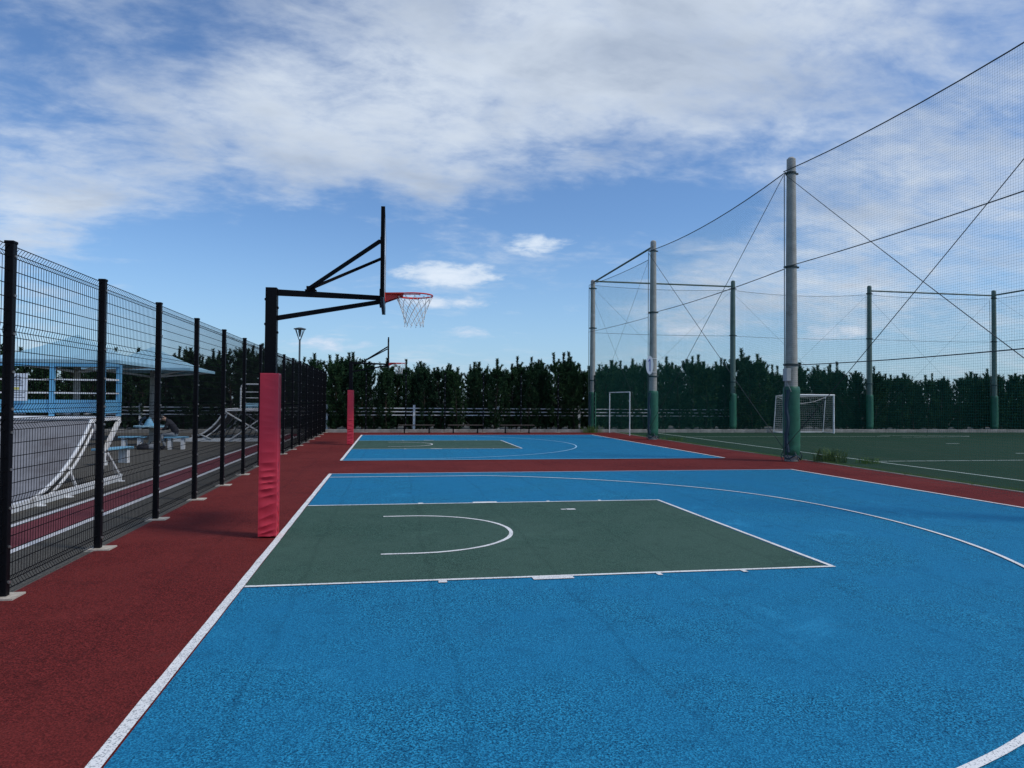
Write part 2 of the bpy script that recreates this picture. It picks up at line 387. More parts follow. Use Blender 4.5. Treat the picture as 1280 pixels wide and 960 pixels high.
def arc(cx, cy, r, a0, a1, n=48): return [(cx + (r(t) if callable(r) else r) * math.cos(t), cy + (r(t) if callable(r) else r) * math.sin(t)) for t in [a0 + (a1 - a0) * i / n for i in range(n + 1)]]
def court(Y0, w, xr_far, xr_near, r3, lw=.05):
    """half court, baseline x=0, lane centre y=Y0, half width w"""
    c = tag(sheet('blue_court', [(0, Y0 - w), (xr_near, Y0 - w), (xr_far, Y0 + w), (0, Y0 + w)], 0., M['blue']), kind='structure')
    z1, z2 = .004, .008
    sheet('key_area', [(0, Y0 - 2.45), (5.8, Y0 - 2.45), (5.8, Y0 + 2.45), (0, Y0 + 2.45)], z1, M['green'], c)
    ribbon('baseline', [(-.042, Y0 - w - .02), (-.042, Y0 + w + .02)], .074, z2, M['line'], c)
    ribbon('sideline', [(.002, Y0 + w - .01), (xr_far, Y0 + w - .01)], .055, z2, M['cyan_line'], c)
    ribbon('sideline', [(.002, Y0 - w + .01), (xr_near, Y0 - w + .01)], .055, z2, M['cyan_line'], c)
    ribbon('end_line', [(xr_near, Y0 - w - .02), (xr_far, Y0 + w + .02)], .07, z2 + .002, M['line'], c)
    # key outline
    ribbon('key_line', [(.002, Y0 - 2.475), (5.87, Y0 - 2.475)], lw, z2, M['line'], c)
    ribbon('key_line', [(.002, Y0 + 2.475), (5.87, Y0 + 2.475)], lw, z2, M['cyan_line'] if Y0 > 5 else M['line'], c)
    ribbon('free_throw_line', [(5.845, Y0 - 2.449), (5.845, Y0 + 2.449)], lw, z2, M['line'], c)
    for s in (-1, 1):
        for x0, x1, h in ((1.75, 1.83, .08), (2.65, 3.05, .09), (3.9, 3.95, .08), (4.8, 4.85, .08)):
            ya = Y0 + s * 2.501; yb = Y0 + s * (2.5 + h)
            sheet('lane_mark', [(x0, min(ya, yb)), (x1, min(ya, yb)), (x1, max(ya, yb)), (x0, max(ya, yb))], z2, M['line'], c)
    ribbon('no_charge_line', [(1.2, Y0 - 1.275)] + arc(1.575, Y0, 1.275, -PI/2, PI/2, 32) + [(1.2, Y0 + 1.275)], lw, z2, M['line'], c)
    # three point line
    yy = 6.62
    t0 = math.asin(yy / r3(PI/2 - .2))
    pts = [(.002, Y0 - yy)] + arc(1.575, Y0, r3, -t0, t0, 90) + [(.002, Y0 + yy)]
    ribbon('three_point_line', pts, lw, z2 + .001 if 0 else z2 + .002, M['cyan_line'] if Y0 > 5 else M['line'], c)
    return c
c1 = court(0, 7.36, 11.27, 11.85, lambda t: 6.86 + .16 * math.exp(-((t - .5) / .35) ** 2) - .11 / (1 + math.exp((t + .8) / .12)))
c2 = court(17.9, 7.0, 11.10, 11.22, lambda t: 6.66)
sheet('court_mark', [(4.02, 1.58), (4.16, 1.58), (4.16, 1.68), (4.02, 1.68)], .008, M['line'], c1)
sheet('court_mark', [(3.93, 1.60), (4.01, 1.60), (4.01, 1.66), (3.93, 1.66)], .008, M['line'], c1)
# painted lane behind the fence
ln = sheet('painted_lane', [(-3.6, -12), (-2.9, -12), (-2.9, 26.5), (-3.55, 26.5)], -.012, M['lane_red'], kind='structure')
ribbon('lane_line', [(-2.85, -12), (-2.84, 9), (-2.84, 26.5)], .11, -.008, M['lane_white'], ln)
ribbon('lane_line', [(-3.70, -12), (-3.64, 6), (-3.52, 26.5)], .10, -.008, M['lane_white'], ln)
# turf markings
tl = tag(ribbon('turf_line', [(15.25, -20), (15.25, 26.9)], .09, -.014, M['turf_line'], None), kind='structure')
ribbon('cross_line', [(15.3, 9.6), (44, 9.6)], .09, -.014, M['turf_line'], tl)
ribbon('cross_line', [(15.3, 23.2), (26.2, 23.2)], .08, -.014, M['turf_line'], tl)
ribbon('curved_line', arc(26.4, 23.4, lambda t: 4.4 if abs(math.cos(t)) > 2 else 1 / math.sqrt((math.cos(t) / 4.5) ** 2 + (math.sin(t) / .8) ** 2), -PI/2, PI/2, 60), .09, -.010, M['turf_line'], tl)
ribbon('spot_line', [(24.5, 17.5), (25.1, 17.5)], .12, -.014, M['turf_line'], tl)
ribbon('spot_line', [(22.6, 12.2), (23.2, 12.2)], .12, -.014, M['turf_line'], tl)
# far kerb, one block after another
kb = D.objects.new('kerb', None); COL.objects.link(kb); kb['kind'] = 'structure'; kb.location = (0, YK, 0)
kmb = MB().box((0, 0, -.05), (1.985, .22, .15)); k0 = kmb.build('kerb_block', M['kerb'], kb, bevel=.015, loc=(-22, 0, 0))
for i in range(1, 35): share(k0, kb, (-22 + i * 2.0, random.uniform(-.006, .006), random.uniform(-.006, .006)))

# ------------------------------------------------------------------ mesh fences
def wire_panel(name, L=1.94, z0=0., H=1.47, pitch=.05, r=.0036, hr=.0048):
    """welded panel lying in the local Y-Z plane with folded top, middle and bottom beams"""
    b = MB()
    def off(zl):            # outward fold
        for c, h, dp in ((H - .05, .05, .035), (H * .5, .055, .014), (.05, .05, .030)):
            if abs(zl - c) < h: return -dp * (1 - abs(zl - c) / h)
        return 0.
    zs = [0, .05, .10, H * .5 - .055, H * .5, H * .5 + .055, H - .10, H - .05, H]
    n = int(L / pitch)
    for i in range(n + 1):
        y_ = i * L / n
        b.tube([(off(q), y_, z0 + q) for q in zs], r, 3, False)
    hs = [0, .05, .10, H - .10, H - .05, H, H/2 - .055, H/2, H/2 + .055]
    hs += [.10 + k * (H/2 - .155) / 5 for k in range(1, 5)] + [H/2 + .055 + k * (H/2 - .155) / 5 for k in range(1, 5)]
    for q in hs:
        b.tube([(off(q) + .004, 0, z0 + q), (off(q) + .004, L, z0 + q)], hr, 4, False)
    return b
def fence_run(fence, n, step=2.0, y_start=0., wr=.0031, wh=.0045):
    pp = MB().box((-.035, -.035, -.02), (.035, .035, 3.04)); pp.box((-.04, -.04, 3.03), (.04, .04, 3.055))
    bb = MB()
    for zb in (.12, .42, .75, 1.08, 1.40, 1.60, 1.92, 2.25, 2.58, 2.92):
        bb.tube([(.034, .0, zb), (.05, .0, zb)], .014, 6)
    cc = MB(); cc.box((-.12, -.115, -.08), (.15, .115, .006))
    p0 = lo = up = f0 = None
    for i in range(n + 1):
        y_ = y_start + i * step
        if p0 is None:
            p0 = pp.build('post', M['black'], fence, bevel=.006); p0.location = (0, y_, 0)
            b0 = tag(bb.build('bolts', M['bolt'], p0), kind='stuff')
            f0 = cc.build('concrete_footing', M['footing'], fence, loc=(0, y_, 0))
        else:
            q = share(p0, fence, (0, y_, 0)); share(b0, q); share(f0, fence, (random.uniform(-.03, .03), y_, 0))
        if i < n:
            if lo is None:
                lo = wire_panel('mesh_panel', step - .075, .05, r=wr, hr=wh).build('mesh_panel', M['blackwire'], fence, loc=(0, y_ + .0375, 0))
                up = wire_panel('mesh_panel', step - .075, 1.545, r=wr, hr=wh).build('mesh_panel', M['blackwire'], fence, loc=(0, y_ + .0375, 0))
            else:
                share(lo, fence, (0, y_ + .0375, 0)); share(up, fence, (0, y_ + .0375, 0))
side = thing('mesh_fence', (FX, -8.5, 0), 'long tall black welded mesh fence between the red court edge and the skate area', 'fence')
fence_run(side, 18)
back = thing('mesh_fence', (FX, YK - .10, 0), 'black welded mesh fence along the far kerb in front of the pine hedge', 'fence', rz=-PI/2)
fence_run(back, 7, 2.0, 0., .0013, .0020)
back.location.y = YK + .12

# ------------------------------------------------------------------ basketball hoops
def make_hoop(Y, label):
    t = thing('basketball_hoop', (-.19, Y, 0), label, 'basketball hoop', 'basketball hoops on the two blue courts')
    b = MB(); b.box((-.068, -.068, 0), (.068, .068, 3.09)); 
    for zb in (2.62, 2.93): b.box((-.085, -.03, zb), (-.066, .03, zb + .03)); b.box((.066, -.03, zb - .1), (.082, .03, zb - .07))
    po = b.build('pole', M['black'], t, bevel=.006)
    # padded sleeve with wrinkled vinyl: every side is a fine grid
    b = MB(); hw = .108; z0, z1 = .012, 2.02
    rg = random.Random(3)
    nx, nz = 14, 220
    sides = [((-hw, -hw), (hw, -hw), (0, -1)), ((hw, -hw), (hw, hw), (1, 0)), ((hw, hw), (-hw, hw), (0, 1)), ((-hw, hw), (-hw, -hw), (-1, 0))]
    for si, (a, c, nn) in enumerate(sides):
        vs = []
        for j in range(nz + 1):
            q = j / nz; zz_ = z0 + (z1 - z0) * q
            amp = .0068 * max(0., min(1., (1.15 - zz_) / .45)) + .0008
            for i in range(nx + 1):
                u = i / nx; edge = min(1, 3.2 * u, 3.2 * (1 - u))
                ph = zz_ * 66 + 2.4 * math.sin(zz_ * 9 + si) - (u - .5) * (6.5 - zz_ * 6) + si
                f = (1 - 2.2 * abs(math.sin(ph * .5)) ** .6 + .5 * math.sin(ph * .47 + 3 * u + 1.3)) * amp * edge
                bul = .005 * (1 - (2 * u - 1) ** 4)
                if q < .004 or q > .996: bul = 0
                px = a[0] + (c[0] - a[0]) * u + nn[0] * (f + bul); py = a[1] + (c[1] - a[1]) * u + nn[1] * (f + bul)
                vs.append((px, py, zz_))
        W_ = nx + 1
        b.add(vs, [(j*W_+i, j*W_+i+1, (j+1)*W_+i+1, (j+1)*W_+i) for j in range(nz) for i in range(nx)])
    b.add([(-hw, -hw, z1), (hw, -hw, z1), (hw, hw, z1), (-hw, hw, z1)], [(0, 1, 2, 3)])
    pad = b.build('pole_pad', M['pad'], t, smooth=True)
    s = MB(); s.box((hw + .0115, -.012, .03), (hw + .0165, .012, 2.0)); s.build('zip_flap', M['pad'], pad)
    # arms
    X = .19  # world x of backboard is 1.2 -> local 1.39
    b = MB()
    for (xa, za, ha, xb, zb, hb) in ((.068, 3.035, .075, 1.33, 3.005, .055), (.068, 2.715, .058, 1.33, 2.955, .05)):
        w = .065
        b.add([(xa, -w/2, za - ha/2), (xa, w/2, za - ha/2), (xa, w/2, za + ha/2), (xa, -w/2, za + ha/2), (xb, -w/2, zb - hb/2), (xb, w/2, zb - hb/2), (xb, w/2, zb + hb/2), (xb, -w/2, zb + hb/2)],
              [(0,1,2,3),(7,6,5,4),(0,4,5,1),(1,5,6,2),(2,6,7,3),(3,7,4,0)])
        b.build('arm', M['black'], t, bevel=.004); b = MB()
    b = MB(); b.beam((.40, 0, 3.075), (.54, 0, 3.075), .09, .012); b.beam((.47, 0, 3.07), (.47, 0, 3.13), .012, .11, (1, 0, 0))
    b.tube([(.46, -.05, 3.10), (.46, .05, 3.10)], .012, 8); b.build('brace_plate', M['black'], t)
    for sgn in (-1, 1):
        MB().beam((.46, sgn * .03, 3.10), (1.335, sgn * .55, 3.62), .038).build('brace', M['black'], t)
    # backboard: frame behind, panel in front
    bbp = MB().box((1.378, -.895, 2.90), (1.39, .895, 3.945)).build('backboard', M['acrylic'], t)
    f = MB()
    f.box((1.345, -.9, 2.895), (1.377, .9, 2.94)); f.box((1.345, -.9, 3.905), (1.377, .9, 3.95))
    f.box((1.345, -.9, 2.941), (1.377, -.855, 3.904)); f.box((1.345, .855, 2.941), (1.377, .9, 3.904))
    f.box((1.335, -.32, 2.92), (1.3449, -.27, 3.93)); f.box((1.335, .27, 2.92), (1.3449, .32, 3.93))
    f.box((1.335, -.6, 3.59), (1.3449, -.5, 3.66)); f.box((1.335, .5, 3.59), (1.3449, .6, 3.66))
    f.box((1.325, -.16, 2.90), (1.3449, .16, 3.10))
    f.box((1.352, -.9, 2.8949), (1.392, -.885, 3.951)); f.box((1.352, .885, 2.8949), (1.392, .9, 3.951))
    f.build('board_frame', M['black'], bbp)
    k = MB(); ll = .05
    for a, c in (((-.895, 2.90), (.895, 2.95)), ((-.895, 3.895), (.895, 3.945)), ((-.895, 2.951), (-.845, 3.894)), ((.845, 2.951), (.895, 3.894)),
                 ((-.295, 3.05), (.295, 3.10)), ((-.295, 3.45), (.295, 3.50)), ((-.295, 3.101), (-.245, 3.449)), ((.245, 3.101), (.295, 3.449))):
        k.box((1.3901, a[0], a[1]), (1.392, c[0], c[1]))
    k.build('board_marking', M['black'], bbp)
    MB().tube([(1.36, -.93, 2.84), (1.36, -.93, 2.86)], .01, 6)
    # rim
    rx = 1.765
    r = MB(); r.tube([(rx + .2345 * math.cos(a), .2345 * math.sin(a), 3.05) for a in [2*PI*i/48 for i in range(48)]], .0095, 8, closed=True)
    rim = r.build('rim', M['rim'], t, smooth=True)
    g = MB(); g.box((1.3925, -.11, 2.95), (1.405, .11, 3.065))
    g.add([(1.405, -.11, 3.064), (1.405, .11, 3.064), (rx - .14, .17, 3.064), (rx - .14, -.17, 3.064),
           (1.405, -.11, 3.050), (1.405, .11, 3.050), (rx - .14, .17, 3.050), (rx - .14, -.17, 3.050)],
          [(0,1,2,3),(4,7,6,5),(0,3,7,4),(1,5,6,2),(2,6,7,3)])
    for sgn in (-1, 1):
        g.add([(1.405, sgn*.075, 2.955), (1.405, sgn*.075, 3.049), (1.60, sgn*.075, 3.049), (1.60, sgn*.075, 3.03),
               (1.405, sgn*.083, 2.955), (1.405, sgn*.083, 3.049), (1.60, sgn*.083, 3.049), (1.60, sgn*.083, 3.03)],
              [(0,1,2,3),(7,6,5,4),(0,3,7,4),(1,5,6,2),(2,6,7,3),(0,4,5,1)])
    g.tube([(rx + .215 * math.cos(a), .215 * math.sin(a), 3.036) for a in [PI - 1.9 + 3.8*i/24 for i in range(25)]], .006, 5)
    g.build('rim_bracket', M['rim'], rim)
    for i in range(12):
        pass
    hk = MB()
    for i in range(12):
        a = 2*PI*(i+.5)/12; hk.tube([(rx + .236*math.cos(a), .236*math.sin(a), 3.042), (rx + .236*math.cos(a), .236*math.sin(a), 3.018)], .004, 4)
    tag(hk.build('net_hooks', M['rim'], rim), kind='stuff')
    # net: knotted diamonds
    nb = MB(); K = 12
    lv = [(.232, 3.022), (.196, 2.945), (.165, 2.872), (.142, 2.80), (.128, 2.735), (.120, 2.672)]
    lean = lambda z_: (3.02 - z_) * .0
    for par in (0, 1):
        for i in range(K):
            for j in range(len(lv) - 1):
                a0 = 2*PI*(i + (.5 if (j % 2) else 0))/K; a1 = 2*PI*(i + (.5 if not (j % 2) else 0) + (0 if par == 0 else -1 if not (j % 2) else 0) + (1 if (par == 1 and j % 2) else 0))/K
                if j % 2 and par == 0: a1 = 2*PI*i/K
                if j % 2 and par == 1: a1 = 2*PI*(i+1)/K
                if not j % 2 and par == 0: a1 = 2*PI*(i+.5)/K
                if not j % 2 and par == 1: a1 = 2*PI*(i-.5)/K
                (r0, za), (r1, zb) = lv[j], lv[j+1]
                pm = [(rx + rr*math.cos(aa), rr*math.sin(aa), zz_) for rr, aa, zz_ in ((r0, a0, za), ((r0+r1)/2*.985, (a0+a1)/2 + .03, (za+zb)/2 - .004), (r1, a1, zb))]
                nb.k = 0
                nb.tube(pm, .0038, 4, False)
    for i in range(K):
        a0 = 2*PI*(i+.5)/K; nb.tube([(rx + .12*math.cos(a0), .12*math.sin(a0), 2.672), (rx + .124*math.cos(a0+.05), .124*math.sin(a0+.05), 2.645)], .005, 4)
    nb.build('hoop_net', [M['cord'], M['cordred']], rim)
    return t
h1 = make_hoop(0, 'near black basketball hoop with red wrinkled pole pad beside the nearest green key')
h2 = copy_tree(h1); h2.location.y = 17.9
h2['label'] = 'farther, smaller black basketball hoop with red pole pad in front of the dark hedge'

# ------------------------------------------------------------------ tall netting enclosure
NX = 12.72
near = [(NX, -1.25), (NX, 9.75), (NX, 20.85), (12.05, 28.15)]
far = [(20.2, 28.15), (28.7, 28.15), (37.0, 28.15)]
poles = near + far + [(37.0, 17.0)]
plabels = ['concrete netting pole beside the near court, the one closest to the viewer',
 'tallest looking concrete netting pole with green pad and grey box beside the turf',
 'concrete netting pole with green pad carrying the oval sign numbered 1',
 'slim netting pole at the far corner of the blue court against the hedge',
 'green tinted netting pole behind the turf, left of the white goal',
 'green tinted netting pole behind the turf, just right of the white goal',
 'green tinted netting pole at the far right corner of the turf',
 'green tinted netting pole on the right long side of the turf']
for i, (px, py) in enumerate(poles):
    conc = i < 4
    r0, r1 = (.19, .125) if i < 3 else (.16, .12)
    Ht = 8.78 if i < 3 else 8.45
    if i == 3: Ht = 8.2
    t = thing('netting_pole', (px, py, 0), plabels[i], 'pole', 'tall poles holding up the netting')
    b = MB(); b.lathe([(r0 + (r1 - r0) * q, Ht * q) for q in (0, .25, .5, .75, 1)], 20)
    b.lathe([(r1 * .9, Ht), (r1 * .6, Ht + .05)], 12)
    sh = b.build('shaft', M['pole'] if conc else M['greenpole'], t, smooth=True)
    for zc in (Ht - .42, 5.62 if conc else 5.4, 2.78):
        rr = r0 + (r1 - r0) * zc / Ht
        c = MB(); c.lathe([(rr + .002, zc - .03), (rr + .018, zc - .03), (rr + .018, zc + .03), (rr + .002, zc + .03)], 18)
        c.box((rr + .01, -.02, zc - .025), (rr + .09, .02, zc + .025)); c.box((-rr - .08, -.02, zc - .025), (-rr - .01, .02, zc + .025))
        c.build('clamp_band', M['cable'], t)
    # pad
    rp = .235 if i in (0, 1, 2) else .20
    b = MB(); nA, nZ = 28, 30; vs = []
    for j in range(nZ + 1):
        q = j / nZ; zz_ = .13 + 2.02 * q
        for k in range(nA):
            a = 2*PI*k/nA
            rr = rp + .006 * math.sin(zz_ * 21 + 2 * math.sin(a * 2)) * (1 - q) + .004 * math.sin(3 * a + zz_ * 4)
            if j < 2: rr -= .03 * (2 - j)
            if j == nZ: rr -= .03
            vs.append((rr * math.cos(a), rr * math.sin(a), zz_))
    b.add(vs, [(j*nA+k, j*nA+(k+1)%nA, (j+1)*nA+(k+1)%nA, (j+1)*nA+k) for j in range(nZ) for k in range(nA)] + [tuple(range(nA))[::-1], tuple(range(nZ*nA, (nZ+1)*nA))])
    pad = b.build('pole_pad', M['gpad'], t, smooth=True)
    if conc:
        s = MB(); a0 = math.radians(212)
        s.tube([((rp + .004) * math.cos(a0 + .1*math.sin(zq*7)), (rp + .004) * math.sin(a0 + .1*math.sin(zq*7)), zq) for zq in [.26 + .1*k for k in range(19)]], .055, 6)
        for k in range(9):
            zq = .35 + k * .21; s.tube([((rp + .012) * math.cos(a0 + d_), (rp + .012) * math.sin(a0 + d_), zq + .04 * abs(d_)) for d_ in (-.35, -.2, 0, .2, .35)], .009, 5)
        s.build('pad_lacing', M['navy'], pad)
        # loose tie ropes at the foot
        r = MB()
        for a in (3.6, 4.5, 5.6, .3, 2.4):
            r.tube([(rp*.9*math.cos(a), rp*.9*math.sin(a), .3), ((rp+.05)*math.cos(a+.2), (rp+.05)*math.sin(a+.2), .16), ((rp+.02)*math.cos(a+.5), (rp+.02)*math.sin(a+.5), .02)], .012, 5)
        r.tube([((rp-.01)*math.cos(a), (rp-.01)*math.sin(a), .12 + .05*math.sin(3*a)) for a in [2*PI*k/20 for k in range(20)]], .02, 6, closed=True)
        r.build('tie_rope', M['navy'], pad)
    if i == 1:
        b = MB().box((-.33, -.30, 2.30), (-.19, -.10, 2.66)); bx = b.build('junction_box', M['box'], t, bevel=.01)
        MB().tube([(-.25, -.2, 2.30), (-.24, -.21, 2.2), (-.18, -.22, 2.1), (-.14, -.22, 2.0)], .012, 6).build('conduit', M['box'], bx)
# sign numbered 1 on the third pole
sg = thing('oval_sign', (NX - .24, 20.62, 3.27), 'white oval sign with a blue number 1 strapped to a netting pole', 'sign')
b = MB(); n_ = 32
vs = [(.17 * math.cos(2*PI*k/n_), yy_, .41 * math.sin(2*PI*k/n_)) for yy_ in (0, -.02) for k in range(n_)]
b.add(vs, [tuple(range(n_)), tuple(range(n_, 2*n_))[::-1]] + [(k, n_+k, n_+(k+1)%n_, (k+1)%n_) for k in range(n_)]); b.build('sign_plate', M['sign'], sg)
MB().box((-.012, -.024, -.27), (.028, -.0205, .27)).add([(-.012, -.0245, .27), (-.012, -.0245, .20), (-.075, -.0245, .13), (-.075, -.0245, .175)], [(0, 1, 2, 3)]).build('number', M['signblue'], sg)
st = MB(); [st.tube([(0, .012, zq), (.14, .05, zq), (.36, .08, zq)], .014, 5) for zq in (-.3, .3)]; st.build('strap', M['white'], sg)

# netting
def net_bay(b, p, q, ztop, sag, pitch=.055, r=.0014, zb=.05):
    p = Vector((*p, 0)); q = Vector((*q, 0)); L = (q - p).length; n = int(L / pitch); d = (q - p) / n
    nn = Vector((-d.y, d.x, 0)).normalized()
    st_ = lambda u: ztop - sag * 4 * u * (1 - u)
    for i in range(n + 1):
        u = i / n; a = p + d * i
        b.tube([a + Vector((0, 0, zb)), a + Vector((0, 0, st_(u)))], r, 3, False)
    nz = int((ztop - zb) / pitch)
    for j in range(nz + 1):
        f = j / nz
        b.tube([p.lerp(q, u) + Vector((0, 0, zb + (st_(u) - zb) * f)) + nn * .001 for u in (0, .25, .5, .75, 1)], r, 3, False)
def cable(b, p, q, z0, z1, r, sag=0., n=10):
    b.tube([Vector((p[0] + (q[0]-p[0])*u, p[1] + (q[1]-p[1])*u, z0 + (z1 - z0)*u - sag*4*u*(1-u))) for u in [k/n for k in range(n+1)]], r, 5, False)
OF = .24
def bay(p, q, ztop, label, bar, sag, mids, rc, grp='bays of green netting round the turf pitch'):
    v = Vector((q[0]-p[0], q[1]-p[1], 0)); L = v.length; dv = v / L; nr = Vector((dv.y, -dv.x, 0)) * OF
    t = thing('netting_bay', (p[0], p[1], 0), label, 'netting', grp)
    P0 = Vector((0, 0, 0)) + nr; P1 = v + nr
    b = MB(); net_bay(b, (P0.x, P0.y), (P1.x, P1.y), ztop, sag)
    tag(b.build('green_mesh', M['net'], t), kind='stuff')
    b = MB(); cable(b, P0, P1, ztop, ztop, rc, sag); b.build('top_cable', M['cable'], t)
    for zm in mids:
        b = MB(); cable(b, P0, P1, zm, zm, rc * .85, sag * .35); b.build('middle_cable', M['cable'], t)
    for z0, z1 in ((ztop - .05, .35), (.35, ztop - .05)):
        b = MB(); cable(b, P0, P1, z0, z1, rc * (.6 if rc > .014 else .4), .05); b.build('diagonal_brace_wire', M['cable'], t)
    for E_ in (P0, ):
        pass
    b = MB(); b.tube([P0 + dv * .04 + Vector((0, 0, .02)), P0 + dv * .04 + Vector((0, 0, ztop - .1))], .014, 5); b.build('edge_rope', M['lampm'], t)
    if bar:
        MB().tube([Vector((dv.x*.15, dv.y*.15, ztop + .16)), Vector((v.x - dv.x*.15, v.y - dv.y*.15, ztop + .16 + bar))], .045, 10).build('top_bar', M['greenpole'], t)
    return t
bay(near[1], near[0], 8.40, 'nearest netting bay with crossed wires, running off the right edge of the photo', 0, .22, (5.6, 2.76), .015)
bay(near[2], near[1], 8.34, 'netting bay between the pole with the grey box and the pole with sign 1', 0, .25, (5.55,), .016)
bay(near[3], near[2], 7.95, 'netting bay under a sloping steel bar beside the far court, behind the gate frame', .45, .08, (5.4,), .013)
bay(far[0], near[3], 8.0, 'far netting bay under a level steel bar, left of the gap in the bar', .02, .12, (5.4,), .011)
bay(far[1], far[0], 8.0, 'far netting bay without a top bar, directly behind the white goal', 0, .2, (5.4,), .011)
bay(far[2], far[1], 8.02, 'far netting bay under a level steel bar, right of the white goal', .02, .12, (5.4,), .011)
bay(poles[7], far[2], 8.02, 'netting bay on the far right long side of the turf', .02, .12, (5.4,), .011)

# gate frame in the net wall
g = thing('gate_frame', (NX + .05, 24.1, 0), 'slim pale metal gate frame standing in the netting left of the sign pole', 'gate')
MB().tube([(0, 0, 0), (0, 0, 2.12)], .028, 8).build('gate_post', M['white'], g)
MB().tube([(-.05, 3.1, 0), (-.05, 3.1, 2.12)], .028, 8).build('gate_post', M['white'], g)
MB().tube([(0, -.02, 2.12), (-.05, 3.12, 2.12)], .028, 8).build('top_rail', M['white'], g)

# goal
def netgrid(b, corners, nu, nv, r=.003, sag=0.):
    A, B, C_, D_ = [Vector(c) for c in corners]
    f = lambda u, v: A.lerp(B, u).lerp(D_.lerp(C_, u), v)
    for i in range(nu + 1): b.tube([f(i/nu, k/4) + Vector((0, 0, -sag*math.sin(PI*k/4))) for k in range(5)], r, 3, False)
    for j in range(nv + 1): b.tube([f(k/4, j/nv) + Vector((0, 0, -sag*math.sin(PI*k/4))) for k in range(5)], r, 3, False)
gx0, gx1, gy = 22.3, 25.3, 26.5
g = thing('futsal_goal', (gx0, gy, -.02), 'small white goal with netting standing at the far end of the turf', 'goal')
for xx in (0, 3.0): MB().tube([(xx, 0, 0), (xx, 0, 2.1)], .045, 10).build('goal_post', M['white'], g)
MB().tube([(-.045, 0, 2.1), (3.045, 0, 2.1)], .045, 10).build('crossbar', M['white'], g)
for xx in (0, 3.0):
    MB().tube([(xx, .04, 2.08), (xx, .75, 2.06), (xx, 1.0, .04)], .024, 8).build('side_frame', M['white'], g)
    MB().tube([(xx, .04, .03), (xx, 1.0, .03)], .024, 8).build('ground_bar', M['white'], g)
MB().tube([(0, 1.0, .03), (3.0, 1.0, .03)], .024, 8).build('ground_bar', M['white'], g)
b = MB()
netgrid(b, [(0, 1.0, .03), (3, 1.0, .03), (3, .76, 2.04), (0, .76, 2.04)], 25, 17)
netgrid(b, [(0, 0, 2.06), (3, 0, 2.06), (3, .76, 2.04), (0, .76, 2.04)], 25, 6, .003, .05)
for xx in (0, 3): netgrid(b, [(xx, 0, .03), (xx, 1.0, .03), (xx, .76, 2.04), (xx, 0, 2.06)], 8, 17)
tag(b.build('goal_net', M['cord'], g), kind='stuff')
MB().tube([(0, .7, 2.0), (.7, .72, 1.72), (1.5, .75, 1.62), (2.3, .72, 1.74), (3, .7, 2.0)], .012, 5).build('slack_rope', M['cord'], g)

# ------------------------------------------------------------------ benches at the far side
for i, (xa, lb) in enumerate(((1.68, 'left one of three low dark benches in front of the hedge'), (4.12, 'middle one of three low dark benches in front of the hedge'), (6.78, 'right one of three low dark benches in front of the hedge'))):
    L = 1.78
    t = thing('bench', (xa, 26.75, -.008), lb, 'bench', 'low benches along the far kerb')
    for j in range(3): MB().box((0, j * .12 - .17, .39), (L, j * .12 - .06, .43)).build('seat_slat', M['wood'], t, bevel=.005)
    for xl in (.25, L - .3):
        MB().box((xl, -.16, 0), (xl + .06, .16, .04)).box((xl, -.03, .04), (xl + .06, .03, .352)).box((xl, -.17, .352), (xl + .06, .17, .39)).build('leg', M['black'], t)

# ------------------------------------------------------------------ white rail fence beyond the hedge front
wf = thing('rail_fence', (-20, 28.86, .03), 'low white three rail fence glimpsed between the lower branches of the hedge', 'fence')
for zq in (1.16, .98, .80):
    for k in range(9): MB().box((k * 4.5 + .065, -.03, zq), ((k + 1) * 4.5 - .065, .03, zq + .045)).build('rail', M['white'], wf) if k == 0 else None
rails = [o for o in wf.children]
for r_ in rails:
    for k in range(1, 9): share(r_, wf, (k * 4.5, 0, 0))
p0 = MB().box((-.06, -.05, 0), (.06, .05, 1.36)).build('post', M['white'], wf)
for k in range(1, 10): share(p0, wf, (k * 4.5, 0, 0))

